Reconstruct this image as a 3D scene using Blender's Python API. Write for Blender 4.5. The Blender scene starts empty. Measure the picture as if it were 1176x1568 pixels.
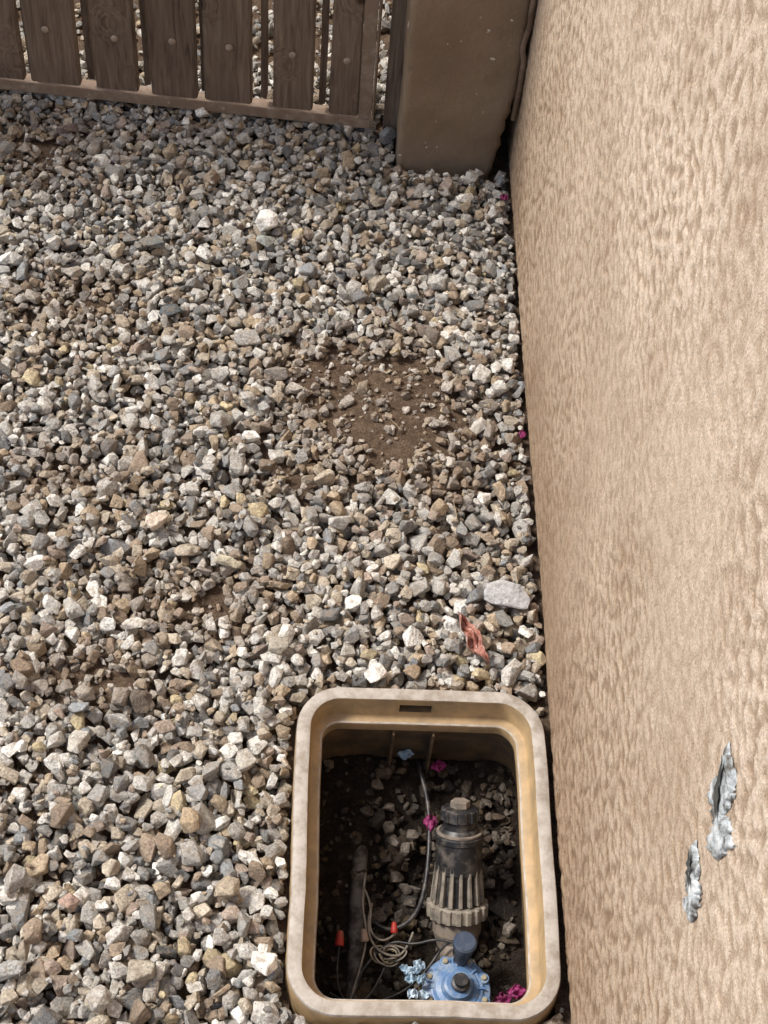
import bpy, bmesh, math, random
import numpy as np
from mathutils import Vector, Matrix, noise as mnoise

random.seed(7); rng = np.random.default_rng(7)
scene = bpy.context.scene
R = math.radians

# ------------------------------------------------------------------ helpers
def link(o, parent=None):
    scene.collection.objects.link(o)
    if parent: o.parent = parent
    return o
def empty(name):
    o = bpy.data.objects.new(name, None); o.empty_display_size = .05
    return link(o)
def mesh_obj(name, bm, mat=None, parent=None, smooth=False):
    me = bpy.data.meshes.new(name); bm.normal_update(); bm.to_mesh(me); bm.free()
    if smooth:
        for p in me.polygons: p.use_smooth = True
    if mat: me.materials.append(mat)
    return link(bpy.data.objects.new(name, me), parent)
def new_mat(name):
    m = bpy.data.materials.new(name); m.use_nodes = True
    nt = m.node_tree; b = nt.nodes['Principled BSDF']
    return m, nt, b
def N(nt, typ, **kw):
    n = nt.nodes.new(typ)
    for k, v in kw.items():
        if k in n.inputs: n.inputs[k].default_value = v
        else: setattr(n, k, v)
    return n
def ramp(nt, src, stops):
    r = nt.nodes.new('ShaderNodeValToRGB')
    el = r.color_ramp.elements
    while len(el) < len(stops): el.new(.5)
    for e, (p, c) in zip(el, stops):
        e.position = p; e.color = (*c, 1) if len(c) == 3 else c
    nt.links.new(src, r.inputs[0]); return r.outputs[0]
def mixc(nt, fac, a, b, mode='MIX'):
    m = nt.nodes.new('ShaderNodeMix'); m.data_type = 'RGBA'; m.blend_type = mode
    for i, v in ((0, fac), (6, a), (7, b)):
        if isinstance(v, bpy.types.NodeSocket): nt.links.new(v, m.inputs[i])
        else: m.inputs[i].default_value = v if i == 0 else (*v, 1)
    return m.outputs[2]
def coords(nt, scale=(1, 1, 1)):
    t = nt.nodes.new('ShaderNodeTexCoord'); mp = nt.nodes.new('ShaderNodeMapping')
    nt.links.new(t.outputs['Object'], mp.inputs[0]); mp.inputs['Scale'].default_value = scale
    return mp.outputs[0]
def noise(nt, vec, scale, detail=4, rough=.6, dist=0):
    n = N(nt, 'ShaderNodeTexNoise', Scale=scale, Detail=detail, Roughness=rough, Distortion=dist)
    nt.links.new(vec, n.inputs['Vector']); return n.outputs['Fac']
def bump(nt, b, h, strength, dist, prev=None):
    n = N(nt, 'ShaderNodeBump', Strength=strength, Distance=dist)
    nt.links.new(h, n.inputs['Height'])
    if prev: nt.links.new(prev, n.inputs['Normal'])
    nt.links.new(n.outputs[0], b.inputs['Normal']); return n.outputs[0]
def dusty(name, col, dust, rough=.6, amount=(.45, .65), scale=30, bumpd=.0008, spec=.5):
    m, nt, b = new_mat(name); v = coords(nt)
    f = noise(nt, v, scale, 5, .65)
    f2 = ramp(nt, f, [(amount[0], (0, 0, 0)), (amount[1], (1, 1, 1))])
    c = mixc(nt, f2, col, dust); nt.links.new(c, b.inputs['Base Color'])
    b.inputs['Roughness'].default_value = rough
    b.inputs['Specular IOR Level'].default_value = spec
    bump(nt, b, noise(nt, v, scale * 8, 3), .5, bumpd); return m

# ------------------------------------------------------------------ materials
def stone_mat(name, tint=(1, 1, 1), dustc=(.27, .215, .16), dustlo=.47):
    m, nt, b = new_mat(name)
    at = nt.nodes.new('ShaderNodeAttribute'); at.attribute_name = 'stone_col'
    v = coords(nt)
    s1 = ramp(nt, noise(nt, v, 330, 3, .75), [(.30, (.42, .41, .40)), (.46, (.92, .92, .92)), (.55, (1.05, 1.04, 1.0)), (.70, (1.6, 1.55, 1.5))])
    c = mixc(nt, 1.0, at.outputs['Color'], s1, 'MULTIPLY')
    s2 = ramp(nt, noise(nt, v, 80, 3, .65), [(dustlo, (0, 0, 0)), (dustlo + .20, (.65, .65, .65))])
    c = mixc(nt, s2, c, dustc)
    c = mixc(nt, 1.0, c, tint, 'MULTIPLY')
    nt.links.new(c, b.inputs['Base Color'])
    b.inputs['Roughness'].default_value = .85
    b.inputs['Specular IOR Level'].default_value = .28
    bump(nt, b, noise(nt, v, 260, 3, .7), .9, .0028)
    return m
M_stone = stone_mat('gravel_stone', (1.0, 1.0, .985))
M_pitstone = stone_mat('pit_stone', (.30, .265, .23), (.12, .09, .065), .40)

def dirt_mat(name, a, b_, c_):
    m, nt, b = new_mat(name); v = coords(nt)
    c = ramp(nt, noise(nt, v, 60, 8, .75), [(.3, a), (.5, b_), (.72, c_)])
    sp = ramp(nt, noise(nt, v, 420, 3, .8), [(.34, (.45, .43, .42)), (.5, (1, 1, 1)), (.62, (1.4, 1.4, 1.4)), (.7, (1.9, 1.9, 1.95))])
    c = mixc(nt, 1.0, c, sp, 'MULTIPLY')
    nt.links.new(c, b.inputs['Base Color']); b.inputs['Roughness'].default_value = .95
    b.inputs['Specular IOR Level'].default_value = .15
    bump(nt, b, noise(nt, v, 300, 6, .8), 1, .008); return m
M_dirt = dirt_mat('dirt', (.10, .068, .046), (.19, .132, .09), (.28, .205, .145))
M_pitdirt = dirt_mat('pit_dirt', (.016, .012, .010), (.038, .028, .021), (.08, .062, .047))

def far_gravel():
    m, nt, b = new_mat('far_gravel'); v = coords(nt)
    vo = N(nt, 'ShaderNodeTexVoronoi', Scale=48.0); nt.links.new(v, vo.inputs['Vector'])
    sep = nt.nodes.new('ShaderNodeSeparateColor'); nt.links.new(vo.outputs['Color'], sep.inputs[0])
    c = ramp(nt, sep.outputs[0], [(0, (.14, .11, .08)), (.35, (.34, .29, .22)), (.6, (.42, .40, .36)), (.85, (.55, .5, .43)), (1, (.7, .68, .64))])
    c = mixc(nt, ramp(nt, vo.outputs['Distance'], [(.35, (0, 0, 0)), (.65, (1, 1, 1))]), c, (.10, .075, .055))
    nt.links.new(c, b.inputs['Base Color']); b.inputs['Roughness'].default_value = .9
    inv = N(nt, 'ShaderNodeMath', operation='SUBTRACT'); inv.inputs[0].default_value = 1
    nt.links.new(vo.outputs['Distance'], inv.inputs[1])
    bump(nt, b, inv.outputs[0], 1, .01); return m
M_far = far_gravel()

def stucco():
    m, nt, b = new_mat('stucco'); v = coords(nt, (1, 1, .8))
    at = nt.nodes.new('ShaderNodeAttribute'); at.attribute_name = 'relief'
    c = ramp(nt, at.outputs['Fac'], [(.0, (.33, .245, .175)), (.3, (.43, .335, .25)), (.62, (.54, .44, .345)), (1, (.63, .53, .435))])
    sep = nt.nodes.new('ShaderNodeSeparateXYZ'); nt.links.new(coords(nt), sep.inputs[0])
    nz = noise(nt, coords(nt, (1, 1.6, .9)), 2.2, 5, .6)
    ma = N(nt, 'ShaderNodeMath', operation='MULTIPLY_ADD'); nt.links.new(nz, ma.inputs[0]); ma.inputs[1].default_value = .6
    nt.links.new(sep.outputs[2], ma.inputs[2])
    big = ramp(nt, ma.outputs[0], [(.24, (.68, .59, .50)), (.46, (.83, .765, .685)), (.70, (1.04, 1.005, .95)), (.98, (1.25, 1.25, 1.24))])  # sunlit upper wall and shaded base painted into the colour, with dust splash
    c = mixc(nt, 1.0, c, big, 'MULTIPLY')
    blot = ramp(nt, noise(nt, coords(nt, (1, 1, .7)), 9, 5, .65), [(.32, (.87, .83, .79)), (.5, (1, 1, 1)), (.7, (1.09, 1.09, 1.09))])
    c = mixc(nt, 1.0, c, blot, 'MULTIPLY')
    sp = ramp(nt, noise(nt, v, 480, 3, .85), [(.32, (.62, .60, .58)), (.5, (1, 1, 1)), (.68, (1.25, 1.25, 1.27))])
    c = mixc(nt, 1.0, c, sp, 'MULTIPLY')
    st = ramp(nt, noise(nt, coords(nt, (1, 9, 2)), 3.0, 4, .6), [(.62, (0, 0, 0)), (.76, (.4, .4, .4))])
    c = mixc(nt, st, c, (.38, .26, .17))
    nt.links.new(c, b.inputs['Base Color']); b.inputs['Roughness'].default_value = .94
    b.inputs['Specular IOR Level'].default_value = .15
    bump(nt, b, noise(nt, v, 300, 4, .8), .8, .0035); return m
M_stucco = stucco()

def column_paint():
    m, nt, b = new_mat('brown_masonry_paint'); v = coords(nt)
    c = ramp(nt, noise(nt, v, 9, 6, .6), [(.3, (.20, .14, .088)), (.5, (.25, .178, .114)), (.75, (.30, .225, .15))])
    low = nt.nodes.new('ShaderNodeSeparateXYZ'); nt.links.new(v, low.inputs[0])
    d = ramp(nt, low.outputs[2], [(0.0, (.8, .8, .8)), (.07, (0, 0, 0))])
    c = mixc(nt, d, c, (.25, .20, .15))
    sp = ramp(nt, noise(nt, v, 55, 3, .5), [(.71, (0, 0, 0)), (.73, (1, 1, 1))])
    c = mixc(nt, sp, c, (.6, .56, .5))
    nt.links.new(c, b.inputs['Base Color']); b.inputs['Roughness'].default_value = .75
    n1 = bump(nt, b, noise(nt, v, 35, 5, .6), .6, .005)
    bump(nt, b, noise(nt, v, 350, 3, .6), .5, .0018, n1); return m
M_col = column_paint()

def wood():
    m, nt, b = new_mat('weathered_wood')
    at = nt.nodes.new('ShaderNodeAttribute'); at.attribute_name = 'board_off'
    t = nt.nodes.new('ShaderNodeTexCoord')
    add = N(nt, 'ShaderNodeVectorMath', operation='ADD')
    nt.links.new(t.outputs['Object'], add.inputs[0]); nt.links.new(at.outputs['Vector'], add.inputs[1])
    vk = N(nt, 'ShaderNodeTexVoronoi', Scale=7.0); nt.links.new(add.outputs[0], vk.inputs['Vector'])
    mp = nt.nodes.new('ShaderNodeMapping'); mp.inputs['Scale'].default_value = (1, 1, .07)
    nt.links.new(add.outputs[0], mp.inputs[0])
    kn = ramp(nt, vk.outputs['Distance'], [(0, (1, 1, 1)), (.28, (0, 0, 0))])
    mul = N(nt, 'ShaderNodeVectorMath', operation='SCALE'); nt.links.new(kn, mul.inputs[0]); mul.inputs['Scale'].default_value = .035
    ad2 = N(nt, 'ShaderNodeVectorMath', operation='ADD')
    nt.links.new(mp.outputs[0], ad2.inputs[0]); nt.links.new(mul.outputs[0], ad2.inputs[1])
    g = noise(nt, ad2.outputs[0], 170, 5, .6, .6)
    c = ramp(nt, g, [(.28, (.085, .058, .040)), (.45, (.165, .118, .085)), (.6, (.21, .157, .115)), (.8, (.29, .228, .175))])
    kd = ramp(nt, vk.outputs['Distance'], [(.03, (.25, .2, .17)), (.10, (1, 1, 1))])
    c = mixc(nt, 1.0, c, kd, 'MULTIPLY')
    big = ramp(nt, noise(nt, add.outputs[0], 6, 3, .5), [(.3, (.78, .78, .78)), (.7, (1.18, 1.16, 1.14))])
    c = mixc(nt, 1.0, c, big, 'MULTIPLY')
    nt.links.new(c, b.inputs['Base Color']); b.inputs['Roughness'].default_value = .8
    b.inputs['Specular IOR Level'].default_value = .3
    bump(nt, b, g, .5, .0015); return m
M_wood = wood()
M_frame = dusty('painted_steel_frame', (.25, .175, .12), (.38, .30, .225), .7, (.45, .7), 45)
M_bolt = dusty('bolt_steel', (.30, .23, .175), (.40, .32, .25), .65, (.4, .6), 90)
M_rim = dusty('faded_box_plastic', (.46, .42, .37), (.29, .245, .195), .7, (.40, .66), 55, .001)
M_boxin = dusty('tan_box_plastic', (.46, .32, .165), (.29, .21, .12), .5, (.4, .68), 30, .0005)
M_boxlow = dusty('soiled_shaded_box_plastic', (.22, .145, .07), (.09, .065, .042), .7, (.35, .6), 26, .0006)  # soil cover plus the shade below the ledge, darkened into the colour
M_black = dusty('black_plastic', (.018, .018, .02), (.13, .115, .10), .42, (.48, .72), 60, .0004)
M_greyp = dusty('dusty_ribbed_plastic', (.10, .095, .085), (.32, .28, .225), .6, (.3, .6), 60, .0006)
M_tanp = dusty('dusty_tan_fitting', (.24, .20, .16), (.12, .1, .085), .7, (.45, .7), 60)
M_blue = dusty('blue_valve_plastic', (.10, .20, .38), (.36, .42, .48), .4, (.45, .75), 70, .0005)
M_dblue = dusty('dark_blue_plastic', (.04, .06, .10), (.12, .13, .15), .4, (.45, .7), 70)
M_pipe = dusty('dusty_pvc_pipe', (.15, .135, .12), (.035, .027, .021), .7, (.42, .56), 38, .002)
M_red = dusty('red_wire_nut', (.45, .03, .02), (.25, .1, .07), .5)
M_tannut = dusty('tan_wire_nut', (.40, .26, .2), (.25, .2, .15), .5)
M_copper = dusty('bare_wire', (.38, .33, .22), (.16, .13, .1), .4)
M_mag = dusty('magenta_petal', (.24, .02, .11), (.12, .01, .05), .6)
M_foil = dusty('pale_blue_film', (.35, .5, .62), (.62, .72, .8), .3)
M_caulk = dusty('brown_caulk', (.13, .085, .055), (.24, .17, .12), .6)
M_recess_shade = dusty('recess_shade_dark', (.012, .01, .008), (.03, .022, .016), .95)  # shade of the wall-foot gap and slot back put into a near-black colour

# ------------------------------------------------------------------ stones
GX0, GX1, GY0, GY1 = -1.25, .308, .15, 2.95
BX0, BX1, BY0, BY1 = -.002, .301, .560, .968      # valve box rim footprint
CX0, CX1, CY0, CY1 = .124, .300, 1.957, 2.26      # column footprint

def make_variant(i):
    bm = bmesh.new(); n = random.randint(9, 14); pts = []; tries = 0
    while len(pts) < n and tries < 3000:
        tries += 1
        p = Vector((random.gauss(0, 1), random.gauss(0, 1), random.gauss(0, 1))).normalized()
        if all((p - q).length > .52 for q in pts): pts.append(p)
    for p in pts:
        k = 1 / max(abs(p.x), abs(p.y), abs(p.z))
        bm.verts.new(p * (1 + (k - 1) * random.uniform(0, .6)) * random.uniform(.84, 1.10))
    r = bmesh.ops.convex_hull(bm, input=bm.verts)
    bmesh.ops.delete(bm, geom=[g for g in r['geom_interior'] if isinstance(g, bmesh.types.BMVert)], context='VERTS')
    bmesh.ops.bevel(bm, geom=list(bm.edges), offset=.06, segments=1, affect='EDGES', clamp_overlap=True)
    bmesh.ops.triangulate(bm, faces=list(bm.faces))
    bm.verts.ensure_lookup_table()
    v = np.array([tuple(x.co) for x in bm.verts], dtype=np.float32)
    f = np.array([[x.index for x in fa.verts] for fa in bm.faces], dtype=np.int32)
    bm.free(); return v, f
VARS = [make_variant(i) for i in range(36)]

PAL = [((.46, .445, .42), 20), ((.61, .59, .555), 16), ((.35, .345, .335), 13), ((.21, .21, .21), 6),
       ((.78, .765, .73), 10), ((.49, .43, .35), 14), ((.43, .345, .25), 6), ((.33, .26, .20), 7),
       ((.37, .30, .255), 4), ((.27, .285, .30), 4), ((.52, .44, .29), 2), ((.12, .12, .12), 2)]
PC = np.array([p[0] for p in PAL]); PW = np.array([p[1] for p in PAL], float); PW /= PW.sum()

def rot_small(tilt):
    az = rng.uniform(0, 2 * math.pi)
    return (Matrix.Rotation(rng.normal(0, tilt), 3, 'X') @ Matrix.Rotation(rng.normal(0, tilt), 3, 'Y') @ Matrix.Rotation(az, 3, 'Z'))

class Pile:
    def __init__(s, x0, x1, y0, y1, base, res=.003):
        s.x0, s.y0, s.res = x0, y0, res
        s.nx = int((x1 - x0) / res) + 1; s.ny = int((y1 - y0) / res) + 1
        xs = x0 + np.arange(s.nx) * res; ys = y0 + np.arange(s.ny) * res
        s.h = base(xs[:, None], ys[None, :]) + np.zeros((s.nx, s.ny))
        s.items = []
    def at(s, x, y):
        i = min(max(int((x - s.x0) / s.res), 0), s.nx - 1); j = min(max(int((y - s.y0) / s.res), 0), s.ny - 1)
        return s.h[i, j]
    def drop(s, x, y, ax, col, tilt=.45, az=None, sink=.45, zb=None):
        r = (ax[0] + ax[1]) / 2; k = max(1, int(r * .95 / s.res))
        i = int((x - s.x0) / s.res); j = int((y - s.y0) / s.res)
        i0, i1 = max(i - k, 0), min(i + k + 1, s.nx); j0, j1 = max(j - k, 0), min(j + k + 1, s.ny)
        if i1 - i0 < 2 or j1 - j0 < 2: return
        w = s.h[i0:i1, j0:j1]
        dx = (np.arange(i0, i1) - i)[:, None] * s.res; dy = (np.arange(j0, j1) - j)[None, :] * s.res
        d2 = (dx * dx + dy * dy) / (r * r); ins = d2 < .9
        if not ins.any(): return
        b = .6 * w[ins].mean() + .4 * w[ins].max()
        zc = b + ax[2] * sink
        top = zc + ax[2] * .9 * np.sqrt(np.clip(1 - d2, 0, 1))
        s.h[i0:i1, j0:j1] = np.where(d2 < 1, np.maximum(w, top), w)
        m = rot_small(tilt)
        if az is not None: m = Matrix.Rotation(az, 3, 'Z') @ Matrix.Rotation(rng.normal(0, .08), 3, 'X')
        s.items.append((x, y, zc, ax, m, col))
    def build(s, name, mat, dz=0):
        V, F, C = [], [], []; off = 0
        for (x, y, z, ax, m, col) in s.items:
            v, f = VARS[rng.integers(len(VARS))]
            M = np.array(m) @ np.diag(ax)
            V.append(v @ M.T.astype(np.float32) + np.array([x, y, z + dz], np.float32))
            F.append(f + off); off += len(v)
            C.append(np.tile(np.array([*col, 1], np.float32), (len(v), 1)))
        V = np.concatenate(V); F = np.concatenate(F); C = np.concatenate(C)
        me = bpy.data.meshes.new(name)
        me.vertices.add(len(V)); me.vertices.foreach_set('co', V.ravel())
        me.loops.add(F.size); me.loops.foreach_set('vertex_index', F.ravel())
        me.polygons.add(len(F)); me.polygons.foreach_set('loop_start', np.arange(len(F), dtype=np.int32) * 3)
        me.update(calc_edges=True)
        me.polygons.foreach_set('use_smooth', np.zeros(len(F), dtype=bool))
        a = me.attributes.new('stone_col', 'FLOAT_COLOR', 'POINT'); a.data.foreach_set('color', C.ravel())
        me.materials.append(mat)
        return link(bpy.data.objects.new(name, me))

PATCH = [(.105, 1.435, .125, .115, 1.0), (.02, 1.50, .08, .07, .75), (-.14, 1.09, .10, .06, .58), (-.25, .98, .08, .05, .58),
         (-.36, 1.62, .10, .07, .48), (.19, 1.31, .06, .05, .55), (-.45, 1.95, .12, .08, .52), (-.33, 1.30, .07, .05, .48), (-.02, 1.30, .05, .04, .45)]
def patch(x, y):
    t = 0
    for (px, py, sx, sy, a) in PATCH:
        t = np.maximum(t, a * np.exp(-(((x - px) / sx) ** 2 + ((y - py) / sy) ** 2)))
    return t
TH = .021
def gbase(x, y):
    lf = np.sin(x * 19 + 2.2 * np.sin(y * 9)) * np.sin(y * 23 + 1.7 * np.sin(x * 13))
    return TH * .92 * patch(x, y) ** .8 + .006 * np.maximum(lf, 0) + .003 * np.sin(x * 7 + 1) * np.sin(y * 5)

def blocked(x, y, m=.0):
    if BX0 - .004 - m < x < BX1 + .02 + m and BY0 - .004 - m < y < BY1 + .004 + m:
        cx = min(max(x, BX0 + .05), BX1 - .05); cy = min(max(y, BY0 + .05), BY1 - .05)
        if math.hypot(x - cx, y - cy) < .053 + m or x > BX1 - .05 and BY0 + .05 < y < BY1 - .05: return True
    if CX0 - m < x < CX1 + .02 and CY0 - m < y < CY1 + m: return True
    if .092 - m < x < .14 and 2.04 - m < y < 2.09 + m: return True
    return x > GX1 - m * .8

pile = Pile(GX0, GX1 + .01, GY0, GY1, gbase)
NST = 31500
def stone_col(x, y, p):
    w = PW.copy()
    warm = .5 + .5 * mnoise.noise(Vector((x * 3.1, y * 3.1, 4)))
    t = (2.1 - y) / 1.6
    w[5:9] *= .5 + 1.4 * warm * (.6 + .6 * t); w[10] *= .5 + warm
    if y > 1.7: w[[2, 3, 9]] *= 1.5
    w /= w.sum()
    c = PC[rng.choice(len(PC), p=w)] * rng.uniform(.72, 1.16)
    if p > .2: c = c * .6 + np.array((.22, .155, .105)) * .4
    return np.minimum(c, .86)
for n in range(NST):
    if rng.random() < .66:
        xr = (-.72, .308); yr = (.42, 2.20)
    else: xr = (GX0, .308); yr = (GY0, GY1)
    grit = rng.random() < .20
    ra = .0038 * math.exp(rng.normal(0, .2)) if grit else min(max(.0076 * math.exp(rng.normal(0, .30)), .0042), .0165)
    best = None
    for c in range(1 if grit else 4):
        x = rng.uniform(*xr); y = rng.uniform(*yr)
        if blocked(x, y, ra * .85): continue
        h = pile.at(x, y)
        if best is None or h < best[0]: best = (h, x, y)
    if best is None: continue
    h, x, y = best
    if not grit: ra *= 1.0 + .10 * min(max((1.35 - y) / .6, -.6), 1)
    p = float(patch(x, y)) + .34 * mnoise.noise(Vector((x * 30, y * 30, 8))) * (1 if patch(x, y) > .12 else 0)
    if p > .3:
        if rng.random() < min(.93, (p - .3) / .40): continue
        ra *= max(.5, 1 - (p - .3) * .7)
    ax = (ra * rng.uniform(1.0, 1.35), ra * rng.uniform(.8, 1.05), ra * rng.uniform(.62, .92))
    pile.drop(x, y, ax, stone_col(x, y, p))
for (px, py, sx_, sy_, a) in PATCH:
    for k in range(int(22000 * sx_ * sy_ * a)):
        x = rng.normal(px, sx_ * .75); y = rng.normal(py, sy_ * .75)
        if blocked(x, y, .01) or patch(x, y) < .3: continue
        ra = .0024 * math.exp(abs(rng.normal(0, .55)))
        pile.drop(x, y, (ra * 1.2, ra, ra * .75), stone_col(x, y, .5))
WHITE = (1.0, .98, .94)
for (x, y, a, b, c, col, az) in [
    (-.078, 1.79, .022, .020, .016, WHITE, .3), (-.08, 1.752, .016, .013, .008, (.36, .38, .36), .1),
    (-.027, .617, .016, .025, .015, WHITE, .2), (-.197, 1.21, .016, .014, .012, (.66, .55, .46), .4),
    (-.209, 1.047, .018, .012, .010, (.8, .76, .7), .5), (-.21, 1.595, .020, .012, .008, (.12, .14, .155), .3),
    (-.124, 1.69, .010, .014, .007, (.10, .11, .115), 0), (.175, 1.58, .014, .021, .008, (.22, .19, .165), -.4),
    (.212, 1.575, .011, .009, .008, WHITE, .2), (-.412, 1.99, .022, .013, .009, (.19, .145, .135), .5),
    (.232, 1.867, .016, .011, .009, WHITE, .5), (-.177, 1.793, .014, .012, .009, (.7, .69, .66), 0),
    (-.25, 1.74, .021, .012, .007, (.18, .19, .19), 0), (-.248, .681, .017, .011, .008, (.44, .31, .26), -.6),
    (.093, .989, .014, .012, .009, WHITE, .6), (-.249, 1.385, .011, .019, .007, (.44, .43, .40), .4),
    (.14, .995, .014, .012, .01, (.36, .27, .19), .2), (-.50, 1.93, .02, .013, .01, (.2, .2, .2), .9),
    (-.30, .60, .02, .017, .012, (.4, .4, .39), .9), (-.16, .60, .02, .016, .012, (.44, .4, .33), .2),
    (-.20, .57, .017, .014, .012, (.5, .48, .45), 1.2), (-.03, 1.02, .016, .012, .010, (.45, .42, .36), .2),
    (-.07, .70, .02, .015, .011, (.40, .34, .26), .8), (-.10, 1.15, .02, .010, .009, (.6, .55, .42), -.2),
    (-.36, .82, .018, .015, .011, (.6, .57, .52), .3), (-.12, .78, .014, .018, .011, (.46, .36, .25), .3),
    (-.26, .88, .017, .014, .011, (.55, .52, .47), .7), (-.06, .86, .013, .017, .010, (.5, .47, .42), .1), (.255, 1.075, .018, .009, .008, (.22, .22, .21), -.9)]:
    pile.drop(x, y, (a, b, c), col, az=az, sink=.75)
i0 = int((-.5 - GX0) / .003); j0 = int((.5 - GY0) / .003); j1 = int((2.0 - GY0) / .003)
core = pile.h[i0:int((-.05 - GX0) / .003), j0:j1]
GDZ = .014 - float(core.mean())
gravel = pile.build('gravel', M_stone, GDZ)
def gtop(x, y, r=.012):
    i = int((x - GX0) / .003); j = int((y - GY0) / .003); k = int(r / .003)
    return float(pile.h[max(i - k, 0):i + k + 1, max(j - k, 0):j + k + 1].mean()) + GDZ

bm = bmesh.new()
for (x, y, z) in [(-.032, -.004, .0), (-.026, .013, .012), (-.008, .019, .016), (.018, .014, .015), (.034, -.004, .008), (.030, -.018, .003),
                  (.004, -.016, .010), (-.018, -.014, .004), (-.02, .002, .016), (.0, .0, -.012), (.02, .01, -.01), (-.02, .01, -.01), (.008, .002, .018)]:
    bm.verts.new((x, y, z))
bmesh.ops.convex_hull(bm, input=bm.verts)
bmesh.ops.bevel(bm, geom=list(bm.edges), offset=.0015, segments=1, affect='EDGES', clamp_overlap=True)
M_rock, nt, b = new_mat('pale_rock'); v = coords(nt)
nt.links.new(ramp(nt, noise(nt, v, 70, 6, .75), [(.32, (.20, .195, .19)), (.42, (.50, .49, .48)), (.54, (.66, .65, .64)), (.7, (.78, .77, .76))]), b.inputs['Base Color'])
b.inputs['Roughness'].default_value = .85; bump(nt, b, noise(nt, v, 110, 6, .75), 1, .007)
o = mesh_obj('flat_rock', bm, M_rock); o.location = (.262, 1.112, gtop(.26, 1.11, .02) + .003); o.rotation_euler = (.1, -.10, -.12)

# ------------------------------------------------------------------ ground
gx = sorted(set([-60, -20, -6, -2.5, GX0] + list(np.round(np.arange(GX0, .36, .01), 4)) + [BX0 + .004, BX1 - .004, .36, 2, 8, 60]))
gy = sorted(set([-60, -20, -5, -1, GY0] + list(np.round(np.arange(GY0, GY1, .01), 4)) + [BY0 + .004, BY1 - .004, GY1, 4, 8, 20, 60]))
bm = bmesh.new(); g = {}
for i, x in enumerate(gx):
    for j, y in enumerate(gy):
        inside = GX0 < x <= .36 and GY0 < y < GY1
        z = float(gbase(x, y)) + GDZ + .003 * mnoise.noise(Vector((x * 45, y * 45, 3))) if inside else .008
        g[i, j] = bm.verts.new((x, y, z))
for i in range(len(gx) - 1):
    for j in range(len(gy) - 1):
        cx = (gx[i] + gx[i + 1]) / 2; cy = (gy[j] + gy[j + 1]) / 2
        if BX0 + .004 < cx < BX1 - .004 and BY0 + .004 < cy < BY1 - .004: continue
        f = bm.faces.new((g[i, j], g[i + 1, j], g[i + 1, j + 1], g[i, j + 1])); f.smooth = True
        f.material_index = 0 if (GX0 < cx < .36 and GY0 < cy < GY1) else 1
ground = mesh_obj('ground', bm, M_dirt); ground.data.materials.append(M_far)

# ------------------------------------------------------------------ stucco house wall
WX = .308
def relief(y, z):
    p = Vector((y * 74, z * 80, 0)); w = Vector((mnoise.noise(p * .45 + Vector((4, 4, 4))), mnoise.noise(p * .45 + Vector((0, 9, 2))), 0)) * .6
    a = mnoise.noise(p + w); b_ = mnoise.noise((p + w) * 2.3 + Vector((9, 3, 1))) * .6
    t = (a + b_ + .45) / .85
    t = min(max(t, 0), 1)
    return t * t * (3 - 2 * t)
st = .0031
ys = np.concatenate([np.arange(-1.5, .2, .03), np.arange(.2, 2.1, st), np.arange(2.1, 3.4, .03)])
zs = np.concatenate([np.arange(.004, .85, st), np.arange(.85, 1.1, .006), np.arange(1.1, 2.81, .04)])
ny, nz = len(ys), len(zs)
V = np.zeros((ny, nz, 3)); Rl = np.zeros((ny, nz), np.float32)
for i, y in enumerate(ys):
    for j, z in enumerate(zs):
        sm = .75 + .9 * mnoise.noise(Vector((y * 3.3, z * 2.6, 11)))
        sm = min(max(sm, .35), 1)
        r = .6 + (relief(y, z) - .6) * sm; Rl[i, j] = r * .92 + .08 * (.5 + .5 * mnoise.noise(Vector((y * 11, z * 11, 5))))
        und = mnoise.noise(Vector((y * 2.2, z * 2.2, 7))) * .004
        base = .005 * math.exp(-z / .012) if z < .1 else 0
        V[i, j] = (WX - .0020 * r + und + base * .5 + .002, y, z)
idx = np.arange(ny * nz).reshape(ny, nz)
F = np.stack([idx[:-1, :-1], idx[:-1, 1:], idx[1:, 1:], idx[1:, :-1]], -1).reshape(-1, 4)
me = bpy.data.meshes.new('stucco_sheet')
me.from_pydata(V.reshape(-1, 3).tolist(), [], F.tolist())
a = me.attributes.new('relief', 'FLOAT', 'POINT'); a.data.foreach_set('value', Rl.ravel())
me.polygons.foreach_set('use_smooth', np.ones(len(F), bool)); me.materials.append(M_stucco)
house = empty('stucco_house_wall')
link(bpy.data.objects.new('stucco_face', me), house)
def box(name, x0, x1, y0, y1, z0, z1, mat, parent=None, bev=0, seg=2):
    bm = bmesh.new(); bmesh.ops.create_cube(bm, size=1)
    for v in bm.verts: v.co = Vector(((x0 + x1) / 2 + v.co.x * (x1 - x0), (y0 + y1) / 2 + v.co.y * (y1 - y0), (z0 + z1) / 2 + v.co.z * (z1 - z0)))
    if bev: bmesh.ops.bevel(bm, geom=list(bm.edges), offset=bev, segments=seg, affect='EDGES')
    return mesh_obj(name, bm, mat, parent)
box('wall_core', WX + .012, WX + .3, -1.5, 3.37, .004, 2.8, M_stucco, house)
box('foundation', WX + .02, WX + .28, -1.49, 3.36, -.4, .03, M_recess_shade, house)
box('parapet_cap', WX - .02, WX + .33, -1.53, 3.40, 2.803, 2.86, M_stucco, house, .01)

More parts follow.
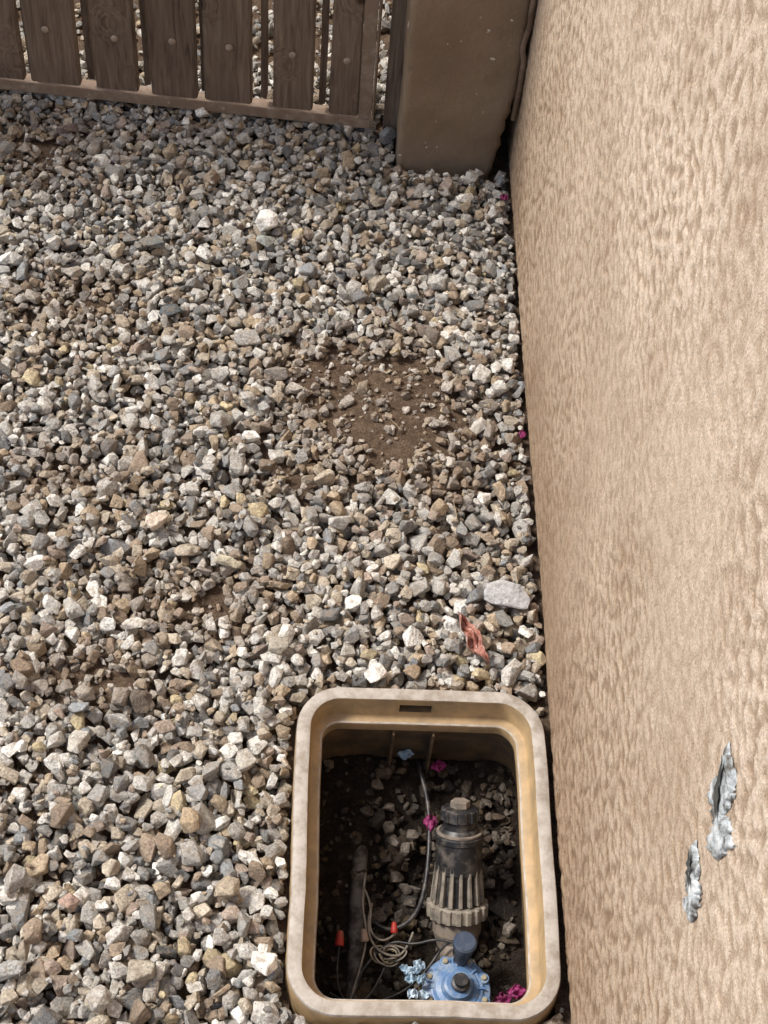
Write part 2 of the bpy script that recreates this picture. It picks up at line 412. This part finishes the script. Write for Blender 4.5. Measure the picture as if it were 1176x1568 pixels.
M_chip, nt, b = new_mat('chipped_plaster'); v = coords(nt)
nt.links.new(ramp(nt, noise(nt, v, 62, 6, .65), [(.38, (.12, .11, .10)), (.45, (.28, .29, .285)), (.52, (.50, .55, .57)), (.62, (.74, .77, .78))]), b.inputs['Base Color'])
bump(nt, b, noise(nt, v, 260, 5, .7), .8, .0025); b.inputs['Roughness'].default_value = .95; b.inputs['Specular IOR Level'].default_value = .08
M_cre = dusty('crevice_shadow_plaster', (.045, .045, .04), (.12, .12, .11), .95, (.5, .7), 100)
PR = Vector((-.447, .894))
def chip(name, spine, seed):
    e = empty(name); bm = bmesh.new(); L = 60; W = 19; gr = {}
    S = np.array(spine); tt = np.linspace(0, 1, len(S))
    for i in range(L):
        t = i / (L - 1)
        y, z, w = (np.interp(t, tt, S[:, k]) for k in range(3))
        for j in range(W):
            s = (j / (W - 1) - .5) * 2; sd = seed + (3 if s > 0 else 0)
            wj = w * (1 + .8 * mnoise.noise(Vector((t * 7, sd, 1))) + .5 * mnoise.noise(Vector((t * 22, sd, 1))) + .3 * mnoise.noise(Vector((t * 60, sd, 1))))
            q = Vector((y, z)) + PR * (s * wj)
            edge = 1 - abs(s) ** 4
            if t < .06 or t > .94: edge *= min(t, 1 - t) / .06
            h = edge * (.0022 + .0014 * mnoise.noise(Vector((q.x * 110, q.y * 110, seed))) + .0008 * mnoise.noise(Vector((q.x * 400, q.y * 400, seed)))) - (1 - edge) * .001
            gr[i, j] = bm.verts.new((WX - .0010 - h, q.x, q.y))
    for i in range(L - 1):
        for j in range(W - 1): bm.faces.new((gr[i, j], gr[i, j + 1], gr[i + 1, j + 1], gr[i + 1, j]))
    mesh_obj('plaster', bm, M_chip, e, True)
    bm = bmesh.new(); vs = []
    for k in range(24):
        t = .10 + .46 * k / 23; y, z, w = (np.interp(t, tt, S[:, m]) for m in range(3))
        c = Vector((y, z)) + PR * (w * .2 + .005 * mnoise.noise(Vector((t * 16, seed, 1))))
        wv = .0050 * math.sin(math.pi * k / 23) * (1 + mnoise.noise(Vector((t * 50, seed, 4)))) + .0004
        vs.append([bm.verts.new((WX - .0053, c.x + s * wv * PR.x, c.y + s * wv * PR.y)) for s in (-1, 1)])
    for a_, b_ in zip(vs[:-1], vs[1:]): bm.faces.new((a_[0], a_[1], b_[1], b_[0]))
    mesh_obj('crevice_shade', bm, M_cre, e)  # flat dark strip on the plaster, crevice shade put into its colour
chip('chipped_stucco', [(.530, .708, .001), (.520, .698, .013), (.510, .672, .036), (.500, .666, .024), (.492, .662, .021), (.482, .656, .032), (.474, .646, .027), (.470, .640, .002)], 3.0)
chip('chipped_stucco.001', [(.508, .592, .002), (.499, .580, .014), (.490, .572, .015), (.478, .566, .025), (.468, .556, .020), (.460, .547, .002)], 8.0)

# ------------------------------------------------------------------ masonry column
col = empty('masonry_gate_column')
bm = bmesh.new(); nzc = 130; Hc = 1.60; rings = []
for k in range(nzc + 1):
    z = -.03 + (Hc + .03) * (k / nzc) ** 1.35
    ch = 0 if z > .17 else (.17 - z) / .17 * .024 + .004 * mnoise.noise(Vector((z * 60, 1, 2)))
    ring = []
    segs = [((CX0 + .003, CY0), (CX1 - ch, CY0), 20), ((CX1 - ch, CY0 + .003), (CX1 - ch, CY1), 10), ((CX1 - ch, CY1), (CX0, CY1), 6), ((CX0, CY1), (CX0, CY0 + .003), 14)]
    for (p, q, n) in segs:
        for i in range(n):
            t = i / n; x = p[0] + (q[0] - p[0]) * t; y = p[1] + (q[1] - p[1]) * t
            nn = mnoise.noise(Vector((x * 14, y * 14, z * 9))) * .0028 + mnoise.noise(Vector((x * 45, y * 45, z * 40))) * .0013
            ring.append(bm.verts.new((x + nn, y + nn, z)))
    rings.append(ring)
n = len(rings[0])
for a_, b_ in zip(rings[:-1], rings[1:]):
    for i in range(n): bm.faces.new((a_[i], a_[(i + 1) % n], b_[(i + 1) % n], b_[i]))
bm.faces.new(rings[-1])
mesh_obj('shaft', bm, M_col, col, True)
box('cap', CX0 - .02, CX1 + .004, CY0 - .02, CY1 + .02, Hc + .001, Hc + .05, M_col, col, .008)
def tube(name, pts, r, mat, parent=None, cyc=False, res=4):
    cu = bpy.data.curves.new(name, 'CURVE'); cu.dimensions = '3D'; cu.bevel_depth = r; cu.bevel_resolution = res; cu.use_fill_caps = True
    sp = cu.splines.new('NURBS'); sp.points.add(len(pts) - 1)
    for p, q in zip(sp.points, pts): p.co = (*q, 1)
    sp.use_endpoint_u = True; sp.order_u = 3; sp.resolution_u = 6; cu.materials.append(mat)
    o = bpy.data.objects.new(name, cu); link(o)
    dg = bpy.context.evaluated_depsgraph_get(); me = bpy.data.meshes.new_from_object(o.evaluated_get(dg))
    bpy.data.objects.remove(o)
    for p in me.polygons: p.use_smooth = True
    return link(bpy.data.objects.new(name, me), parent)
random.seed(5)
tube('caulk_seam', [(CX1 + .001 + random.uniform(-.004, .003), CY0 - .0015, .115 + i * .022) for i in range(66)], .0045, M_caulk, col)

# ------------------------------------------------------------------ wooden gate / fence
fence = empty('wooden_fence')
FA = Vector((.078, 2.035, 0)); ang = math.atan2(.052, -.608)
fd = Vector((math.cos(ang), math.sin(ang), 0)); fn = Vector((fd.y, -fd.x, 0))
if fn.y < 0: fn = -fn
def fbox(name, s0, s1, d0, d1, z0, z1, mat, bev=.0015, warp=0, off=None):
    bm = bmesh.new(); NZ = 24 if warp or off is not None else 1
    vs = []
    for k in range(NZ + 1):
        z = z0 + (z1 - z0) * k / NZ
        wv = warp * mnoise.noise(Vector((s0 * 9, z * 3, 2))) if warp else 0
        e = (lambda q: .0012 * mnoise.noise(Vector((q * 20, z * 16, 5)))) if warp else (lambda q: 0)
        vs.append([bm.verts.new(FA + fd * (s + e(s)) + fn * (d + wv) + Vector((0, 0, z))) for s, d in ((s0, d0), (s1, d0), (s1, d1), (s0, d1))])
    for a_, b_ in zip(vs[:-1], vs[1:]):
        for i in range(4): bm.faces.new((a_[i], a_[(i + 1) % 4], b_[(i + 1) % 4], b_[i]))
    bm.faces.new(vs[0][::-1]); bm.faces.new(vs[-1])
    bmesh.ops.recalc_face_normals(bm, faces=bm.faces)
    eds = [e for e in bm.edges if len(e.link_faces) == 2 and e.calc_face_angle(0) > .8]
    if bev: bmesh.ops.bevel(bm, geom=eds, offset=bev, segments=2, affect='EDGES')
    o = mesh_obj(name, bm, mat, fence)
    if off is not None:
        a = o.data.attributes.new('board_off', 'FLOAT_VECTOR', 'POINT')
        a.data.foreach_set('vector', np.tile(np.array(off, np.float32), len(o.data.vertices)))
    return o
sc = .001086
def sx(px): return (563 - px) * sc
edges = [(500, 545), (415, 475), (312, 383), (232, 301), (147, 211), (48, 123), (-47, 38), (-142, -57), (-240, -155), (-340, -255), (-440, -352), (-540, -452), (-640, -552), (-740, -652), (-840, -750), (-940, -850)]
FH = 1.20; zr = .020
for i, (a_, b_) in enumerate(edges):
    off = (random.uniform(0, 9), random.uniform(0, 9), random.uniform(0, 9))
    fbox('board_%d' % (i + 1), sx(b_), sx(a_), 0, .017, zr + .019, FH + random.uniform(-.004, .004), M_wood, .0022, .0025, off)
    mid = (sx(a_) + sx(b_)) / 2 + random.uniform(-.004, .006)
    for zb in (.145 + random.uniform(-.004, .004), .65, 1.10):
        bm = bmesh.new(); bmesh.ops.create_uvsphere(bm, u_segments=16, v_segments=8, radius=.0062)
        p = FA + fd * mid + fn * (-.0014) + Vector((0, 0, zb))
        bmesh.ops.scale(bm, verts=bm.verts, vec=(1, .5, 1)); bmesh.ops.translate(bm, verts=bm.verts, vec=p)
        mesh_obj('carriage_bolt', bm, M_bolt, fence, True)
for i in range(len(edges) - 1):
    g0 = sx(edges[i][0]); g1 = sx(edges[i + 1][1]); m = (g0 + g1) / 2
    hw = min(.0052, (g1 - g0) * .20)
    fbox('backing_slat_%d' % (i + 1), m - hw, m + hw, .022, .036, zr + .019, FH - .03, M_wood, .001, .001, (random.random() * 9, 1, 2))
Lf = sx(edges[-1][0]) + .02
fbox('bottom_rail_lip', -.002, Lf, -.004, 0 - .0005, zr, zr + .0185, M_frame, .0008)
fbox('bottom_rail_shelf', -.002, Lf, 0, .04, zr, zr + .004, M_frame, .0008)
for i, z in enumerate((.63, 1.09)): fbox('back_rail_%d' % i, 0, Lf, .040, .044, z, z + .035, M_frame, .0008)
fbox('stile_face', -.002, .019, -.004, -.0005, zr + .019, FH, M_frame, .0008)
fbox('stile_return', -.006, -.0025, -.004, .04, zr, FH, M_frame, .0008)
fbox('post_board', -.062, -.022, .006, .045, -.03, FH + .05, M_wood, .003, .002, (3.3, 1.1, 4.2))
fbox('far_post', Lf + .02, Lf + .11, -.01, .08, -.03, FH + .1, M_wood, .004, .002, (5.3, 2.1, 4.2))
for i in range(12):
    s = .03 + i * .105 + random.uniform(-.02, .02)
    bm = bmesh.new(); bmesh.ops.create_cone(bm, cap_ends=True, segments=12, radius1=.0026, radius2=.0026, depth=.0012)
    bmesh.ops.rotate(bm, verts=bm.verts, cent=(0, 0, 0), matrix=Matrix.Rotation(R(90), 3, 'X'))
    bmesh.ops.translate(bm, verts=bm.verts, vec=FA + fd * s + fn * (-.0046) + Vector((0, 0, zr + .010)))
    mesh_obj('rail_screw', bm, M_bolt, fence)

# ------------------------------------------------------------------ valve box
RZ = .024
def rrect(x0, x1, y0, y1, r, n=10):
    pts = []
    for (cx, cy, a0) in ((x1 - r, y1 - r, 0), (x0 + r, y1 - r, 90), (x0 + r, y0 + r, 180), (x1 - r, y0 + r, 270)):
        for k in range(n + 1):
            a = R(a0 + 90 * k / n); pts.append((cx + r * math.cos(a), cy + r * math.sin(a)))
    out = []
    for i in range(len(pts)):
        p, q = pts[i], pts[(i + 1) % len(pts)]; d = math.hypot(q[0] - p[0], q[1] - p[1]); m = max(1, int(d / .02))
        for k in range(m): out.append((p[0] + (q[0] - p[0]) * k / m, p[1] + (q[1] - p[1]) * k / m))
    return out
def box_loft(profile, mats):
    bm = bmesh.new(); loops = []
    base = rrect(BX0, BX1, BY0, BY1, .056)
    for (off, z) in profile:
        pts = []
        for (x, y) in base:
            kx = min(max(x, BX0 + .056), BX1 - .056); ky = min(max(y, BY0 + .056), BY1 - .056)
            dx, dy = x - kx, y - ky; d = math.hypot(dx, dy) or 1
            w = .0018 * mnoise.noise(Vector((x * 9, y * 9, 1))) + .0005 * mnoise.noise(Vector((x * 45, y * 45, 1)))
            pts.append(bm.verts.new((x - dx / d * off + w, y - dy / d * off + w, z + .0012 * mnoise.noise(Vector((x * 8, y * 8, 3))))))
        loops.append(pts)
    n = len(base); m = len(profile)
    for i in range(m):
        a_, b_ = loops[i], loops[(i + 1) % m]
        for k in range(n):
            f = bm.faces.new((a_[k], a_[(k + 1) % n], b_[(k + 1) % n], b_[k])); f.material_index = mats[i]; f.smooth = True
    bmesh.ops.recalc_face_normals(bm, faces=bm.faces); return bm
vb = empty('irrigation_valve_box')
profile = [(-.030, -.30), (-.006, -.06), (-.002, -.02), (0, RZ - .004), (.0012, RZ - .001), (.004, RZ), (.014, RZ), (.0165, RZ - .001), (.0175, RZ - .004),
           (.0185, RZ - .032), (.0195, RZ - .034), (.029, RZ - .035), (.031, RZ - .036), (.032, RZ - .039), (.031, RZ - .052), (.028, RZ - .054), (.020, RZ - .09), (.006, -.22), (-.012, -.30)]
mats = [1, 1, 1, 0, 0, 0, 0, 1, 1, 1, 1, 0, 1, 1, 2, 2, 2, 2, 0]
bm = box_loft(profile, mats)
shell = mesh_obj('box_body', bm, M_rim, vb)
for mm in (M_boxin, M_boxlow, M_recess_shade): shell.data.materials.append(mm)
cut = box('cutter', .124, .164, BY1 - .035, BY1 - .006, RZ - .0275, RZ - .012, M_boxlow)
md = shell.modifiers.new('slot', 'BOOLEAN'); md.object = cut; md.operation = 'DIFFERENCE'; md.solver = 'EXACT'
dg = bpy.context.evaluated_depsgraph_get(); nm = bpy.data.meshes.new_from_object(shell.evaluated_get(dg))
shell.modifiers.clear(); shell.data = nm; bpy.data.objects.remove(cut)
for p in nm.polygons:
    c = p.center
    if .1235 < c.x < .1645 and BY1 - .0175 < c.y < BY1 - .004 and RZ - .028 < c.z < RZ - .0095: p.material_index = 3 if c.y > BY1 - .008 else 2
nm.set_sharp_from_angle(angle=R(28))
for i, x in enumerate((.118, .168)):
    box('rib_%d' % i, x, x + .0028, BY1 - .036, BY1 - .010, -.16, RZ - .055, M_boxlow, vb, .0004)

# ------------------------------------------------------------------ pit
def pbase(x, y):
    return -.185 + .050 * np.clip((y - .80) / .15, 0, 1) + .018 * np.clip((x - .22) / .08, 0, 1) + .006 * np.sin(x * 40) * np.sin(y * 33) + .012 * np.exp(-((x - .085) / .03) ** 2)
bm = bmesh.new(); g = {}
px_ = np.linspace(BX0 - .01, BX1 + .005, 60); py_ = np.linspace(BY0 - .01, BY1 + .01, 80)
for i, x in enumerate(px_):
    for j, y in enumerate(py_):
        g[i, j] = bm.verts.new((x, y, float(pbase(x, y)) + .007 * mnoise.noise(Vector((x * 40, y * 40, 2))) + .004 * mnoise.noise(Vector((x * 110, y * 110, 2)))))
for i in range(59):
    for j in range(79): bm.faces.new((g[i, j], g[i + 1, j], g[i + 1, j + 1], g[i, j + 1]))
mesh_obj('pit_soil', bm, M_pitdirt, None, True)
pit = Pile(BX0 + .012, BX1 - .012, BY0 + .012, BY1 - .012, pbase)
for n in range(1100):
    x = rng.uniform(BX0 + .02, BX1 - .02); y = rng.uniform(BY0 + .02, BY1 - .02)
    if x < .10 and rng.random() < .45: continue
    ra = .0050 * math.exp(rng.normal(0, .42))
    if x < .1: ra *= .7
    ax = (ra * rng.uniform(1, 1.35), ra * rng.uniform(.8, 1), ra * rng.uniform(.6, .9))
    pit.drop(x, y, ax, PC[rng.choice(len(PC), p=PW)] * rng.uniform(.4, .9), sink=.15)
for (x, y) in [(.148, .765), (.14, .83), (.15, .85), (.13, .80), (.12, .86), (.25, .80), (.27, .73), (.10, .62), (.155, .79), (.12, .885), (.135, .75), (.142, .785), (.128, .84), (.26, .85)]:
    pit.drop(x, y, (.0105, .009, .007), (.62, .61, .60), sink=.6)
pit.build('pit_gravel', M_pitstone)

def lathe(name, prof, mat, parent, base, axis, seg=40, ribs=None):
    bm = bmesh.new(); ax = Vector(axis).normalized()
    q = ax.to_track_quat('Z', 'Y').to_matrix(); rows = []
    for (t, r) in prof:
        row = []
        for k in range(seg):
            a = 2 * math.pi * k / seg; rr = r
            if ribs and ribs[0] <= t <= ribs[1]:
                rr = r + (ribs[3] if math.sin(a * ribs[2]) > 0 else 0)
            row.append(bm.verts.new(Vector(base) + q @ Vector((rr * math.cos(a), rr * math.sin(a), t))))
        rows.append(row)
    for a_, b_ in zip(rows[:-1], rows[1:]):
        for k in range(seg): bm.faces.new((a_[k], a_[(k + 1) % seg], b_[(k + 1) % seg], b_[k]))
    bm.faces.new(rows[0][::-1]); bm.faces.new(rows[-1])
    bmesh.ops.recalc_face_normals(bm, faces=bm.faces)
    return mesh_obj(name, bm, mat, parent)

flt = empty('irrigation_filter')
B = Vector((.206, .733, -.160)); T = Vector((.2015, .849, -.040)); AX = (T - B).normalized()
lathe('lower_fitting', [(-.02, .024), (.0, .030), (.018, .030), (.019, .027)], M_tanp, flt, B, AX, 48)
lathe('union_nut', [(.019, .034), (.021, .0355), (.037, .0355), (.039, .034)], M_greyp, flt, B, AX, 144, (.020, .038, 18, .0028))
lathe('ribbed_body', [(.0395, .0285), (.05, .0275), (.098, .025), (.104, .0250)], M_black, flt, B, AX, 128)
q = AX.to_track_quat('Z', 'Y').to_matrix()
for k in range(16):
    a = 2 * math.pi * k / 16; bm = bmesh.new(); bmesh.ops.create_cube(bm, size=1)
    for v in bm.verts:
        up = v.co.z > 0
        rr = (.0265 if up else .0305) + v.co.x * (.006 if not up else .003)
        wv = v.co.y * (.0048 if not up else .0036); t = .092 if up else .041
        v.co = B + q @ Vector((rr * math.cos(a) - wv * math.sin(a), rr * math.sin(a) + wv * math.cos(a), t))
    bmesh.ops.bevel(bm, geom=list(bm.edges), offset=.0006, segments=1, affect='EDGES')
    mesh_obj('fin_%d' % k, bm, M_greyp, flt)
lathe('collar', [(.078, .0270), (.080, .0290), (.116, .0285), (.118, .030), (.124, .030), (.126, .0275), (.134, .022)], M_black, flt, B, AX, 64)
lathe('collar_ring', [(.1265, .0255), (.1268, .0285), (.129, .0285), (.1295, .0255)], M_tanp, flt, B, AX, 64)
lathe('cap_neck', [(.132, .019), (.143, .019)], M_black, flt, B, AX, 48)
lathe('flush_cap', [(.143, .0215), (.145, .0225), (.157, .0215), (.159, .019)], M_black, flt, B, AX, 120, (.144, .158, 12, .0018))
lathe('cap_top', [(.159, .012), (.160, .0125), (.167, .012), (.168, .010)], M_tanp, flt, B, AX, 6)

val = empty('irrigation_valve')
VC = Vector((.2016, .650, -.140)); up = Vector((.02, .02, 1))
lathe('valve_body', [(-.05, .020), (-.03, .026), (-.018, .034), (-.010, .036)], M_blue, val, VC, up, 48)
lathe('bonnet', [(-.010, .040), (-.008, .0415), (-.001, .0415), (.001, .040), (.004, .030), (.008, .026), (.010, .020), (.012, .019), (.018, .017), (.019, .014)], M_blue, val, VC, up, 64)
lathe('bonnet_step', [(.004, .0315), (.006, .0315), (.0065, .030)], M_blue, val, VC, up, 64)
for k in range(8):
    a = 2 * math.pi * (k + .5) / 8
    p = VC + Vector((.0355 * math.cos(a), .0355 * math.sin(a), .001))
    lathe('bonnet_boss_%d' % k, [(-.010, .0072), (.003, .0068), (.004, .006)], M_blue, val, p, up, 20)
    lathe('bonnet_screw_%d' % k, [(.0035, .0036), (.0065, .0034), (.0072, .0025)], M_copper, val, p, up, 12)
    a2 = 2 * math.pi * k / 8
    bm = bmesh.new(); bmesh.ops.create_cube(bm, size=1)
    for v in bm.verts:
        rr = .025 + v.co.x * .016; wv = v.co.y * .0022
        v.co = VC + Vector((rr * math.cos(a2) - wv * math.sin(a2), rr * math.sin(a2) + wv * math.cos(a2), .006 + v.co.z * .005))
    mesh_obj('bonnet_rib_%d' % k, bm, M_blue, val)
lathe('flow_stem', [(.018, .011), (.026, .011), (.027, .008), (.034, .008)], M_black, val, VC + Vector((.002, .0, 0)), up, 24)
lathe('solenoid', [(0, .0095), (.03, .0095), (.032, .012), (.048, .012), (.050, .010)], M_black, val, VC + Vector((.006, .034, -.01)), (0, .12, 1), 32)
lathe('solenoid_cap', [(0, .0135), (.001, .0142), (.009, .0142), (.011, .012)], M_dblue, val, VC + Vector((.007, .041, .036)), (0, .1, 1), 32)
lathe('inlet_pipe', [(0, .015), (.10, .015)], M_tanp, val, VC + Vector((0, -.03, -.03)), (0, -1, 0), 32)
lathe('outlet_pipe', [(0, .017), (.06, .017)], M_tanp, val, VC + Vector((0, .02, -.03)), (.02, 1, .1), 32)

tube('pvc_pipe', [(.090, .955, -.158), (.088, .90, -.163), (.084, .80, -.172), (.081, .72, -.173), (.080, .60, -.173)], .0100, M_pipe, res=8)
tube('drip_tubing', [(.158, .945, -.125), (.160, .925, -.115), (.171, .885, -.125), (.172, .83, -.135), (.165, .77, -.14), (.150, .735, -.14), (.118, .722, -.15), (.104, .738, -.155)], .0030, M_black)
w = empty('control_wires')
tube('wire_black_1', [(.205, .69, -.10), (.18, .705, -.115), (.15, .70, -.13), (.125, .71, -.14), (.10, .69, -.145), (.08, .66, -.15), (.075, .62, -.16)], .0016, M_black, w)
tube('wire_black_2', [(.100, .76, -.15), (.093, .73, -.14), (.10, .70, -.135), (.12, .685, -.13), (.14, .69, -.135), (.15, .72, -.14)], .0015, M_greyp, w)
tube('wire_black_3', [(.09, .78, -.15), (.10, .755, -.14), (.095, .72, -.14), (.115, .70, -.13), (.13, .72, -.14)], .0014, M_greyp, w)
tube('wire_black_4', [(.205, .685, -.098), (.215, .70, -.11), (.19, .71, -.14), (.17, .68, -.15), (.14, .65, -.155), (.08, .63, -.16), (.05, .65, -.16)], .0016, M_black, w)
tube('wire_grey_5', [(.092, .80, -.15), (.086, .76, -.145), (.095, .715, -.14), (.085, .67, -.15), (.07, .625, -.155), (.06, .60, -.16)], .0014, M_greyp, w)
tube('wire_black_6', [(.060, .699, -.135), (.055, .66, -.14), (.07, .63, -.15), (.10, .64, -.15), (.115, .675, -.14)], .0013, M_black, w)
random.seed(11)
for k in range(5):
    cx, cy = .118 + random.uniform(-.008, .01), .688 + random.uniform(-.006, .006); rr = random.uniform(.010, .017)
    ph = random.uniform(0, 6)
    tube('wire_coil_%d' % k, [(cx + rr * math.cos(ph + i * .72), cy + rr * .75 * math.sin(ph + i * .72), -.138 + .006 * math.sin(i * 1.3 + k)) for i in range(9)], .0011, M_copper if k % 2 else M_greyp, w)
lathe('wire_nut_red', [(0, .0052), (.002, .0056), (.016, .0040), (.018, .0028)], M_red, w, (.060, .699, -.135), (.05, 1, .25), 12)
lathe('wire_nut_tan', [(0, .0048), (.002, .0052), (.014, .0036), (.015, .0028)], M_tannut, w, (.091, .705, -.135), (-.15, 1, .3), 12)
lathe('wire_nut_orange', [(0, .004), (.002, .0044), (.012, .003), (.013, .002)], M_red, w, (.126, .715, -.13), (.0, 1, .4), 12)

# ------------------------------------------------------------------ leaves and scraps
def crumple(name, cx, cy, cz, rx, ry, mat, amp, seed, az=0, parent=None, fold=0):
    bm = bmesh.new(); n = 18; g = {}
    for i in range(n):
        for j in range(n):
            u = (i / (n - 1) - .5) * 2; v = (j / (n - 1) - .5) * 2
            k = math.sqrt(max(0, 1 - .55 * v * v)) * (1 - .55 * abs(v) ** 3); k2 = math.sqrt(max(0, 1 - .55 * u * u))
            x = u * k * rx + .12 * ry * mnoise.noise(Vector((v * 1.4, seed, 3))); y = v * k2 * ry
            z = amp * mnoise.noise(Vector((u * 1.9 + seed, v * 1.9, seed))) + amp * .4 * mnoise.noise(Vector((u * 5 + seed, v * 5, seed))) + fold * abs(u) * rx
            p = Matrix.Rotation(az, 3, 'Z') @ Vector((x, y, z)); g[i, j] = bm.verts.new(p + Vector((cx, cy, cz)))
    for i in range(n - 1):
        for j in range(n - 1): bm.faces.new((g[i, j], g[i + 1, j], g[i + 1, j + 1], g[i, j + 1]))
    return mesh_obj(name, bm, mat, parent, True)
crumple('bougainvillea_petal', .183, .933, -.112, .010, .009, M_mag, .008, 1.3)
crumple('bougainvillea_petal', .172, .862, -.128, .009, .014, M_mag, .008, 2.7)
crumple('bougainvillea_petal', .272, .644, -.125, .012, .009, M_mag, .008, 5.1)
crumple('bougainvillea_petal', .254, .634, -.125, .010, .009, M_mag, .008, 7.7)
crumple('bougainvillea_petal', .296, 1.885, gtop(.29, 1.885) + .006, .007, .008, M_mag, .006, 3.1)
crumple('bougainvillea_petal', .300, 1.395, gtop(.295, 1.395) + .006, .005, .008, M_mag, .006, 9.1)
fe = empty('plastic_film_scrap')
random.seed(3)
for k in range(7):
    crumple('flake_%d' % k, .152 + random.uniform(-.012, .010), .655 + random.uniform(-.02, .022), -.125 + random.uniform(-.006, .008), random.uniform(.005, .009), random.uniform(.004, .009), M_foil, .010, k * 3.3, random.uniform(0, 3), fe)
crumple('plastic_film_scrap.001', .140, .945, -.105, .011, .008, M_foil, .006, 4.4)
M_leaf, nt, b = new_mat('dried_leaf'); v = coords(nt)
nt.links.new(ramp(nt, noise(nt, v, 85, 6, .75), [(.32, (.08, .03, .022)), (.45, (.30, .11, .075)), (.54, (.46, .22, .17)), (.64, (.72, .60, .54))]), b.inputs['Base Color'])
b.inputs['Roughness'].default_value = .4; bump(nt, b, noise(nt, v, 160, 4), .6, .002)
crumple('dried_curled_leaf', .214, 1.040, gtop(.214, 1.04, .03) + .008, .0105, .042, M_leaf, .014, 6.2, .45, None, .7)

tw = empty('dry_twigs'); random.seed(9)
M_straw = dusty('straw', (.42, .34, .22), (.25, .18, .11), .8)
for (x, y) in [(.10, 1.60), (.15, 1.50), (-.02, 1.35), (-.3, 1.2), (.2, 1.25), (-.1, .9), (.06, 1.48), (.12, 1.40), (-.4, 1.7), (-.15, 1.52)]:
    a = random.uniform(0, 3.1); l = random.uniform(.010, .022)
    z = gtop(x, y) + .003
    tube('twig', [(x - l * math.cos(a), y - l * math.sin(a), z), (x, y + .003, z + .003), (x + l * math.cos(a), y + l * math.sin(a), z + .001)], .0005, M_straw, tw, res=2)

# ------------------------------------------------------------------ light, sky
SUN = Vector((-.70, .20, 1.0)).normalized()
sun = bpy.data.lights.new('sun', 'SUN'); sun.energy = 3.4; sun.angle = R(11); sun.color = (1, .965, .92)
so = link(bpy.data.objects.new('sun', sun)); so.rotation_euler = SUN.to_track_quat('Z', 'Y').to_euler()
world = bpy.data.worlds.new('World'); scene.world = world; world.use_nodes = True
nt = world.node_tree; bg = nt.nodes['Background']; sky = nt.nodes.new('ShaderNodeTexSky'); sky.sky_type = 'NISHITA'; sky.sun_disc = False
sky.sun_elevation = math.asin(SUN.z); sky.sun_rotation = math.atan2(SUN.x, SUN.y); sky.dust_density = 4; sky.ozone_density = .8; sky.air_density = 1.0
nt.links.new(sky.outputs[0], bg.inputs[0]); bg.inputs[1].default_value = .15

# ------------------------------------------------------------------ camera
cam = bpy.data.cameras.new('camera'); co = link(bpy.data.objects.new('camera', cam)); scene.camera = co
cam.sensor_fit = 'VERTICAL'; cam.sensor_height = 36; cam.lens = 54.09; cam.clip_start = .02; cam.clip_end = 500
xr = Vector((.99797, .00128, .06366)); yu = -Vector((.03927, -.79933, -.59965)); zb = -Vector((.05012, .60090, -.79772))
m = Matrix((xr, yu, zb)).transposed().to_4x4(); m.translation = (0, 0, 1.668); co.matrix_world = m
scene.view_settings.view_transform = 'Standard'; scene.view_settings.look = 'None'; scene.view_settings.exposure = 0
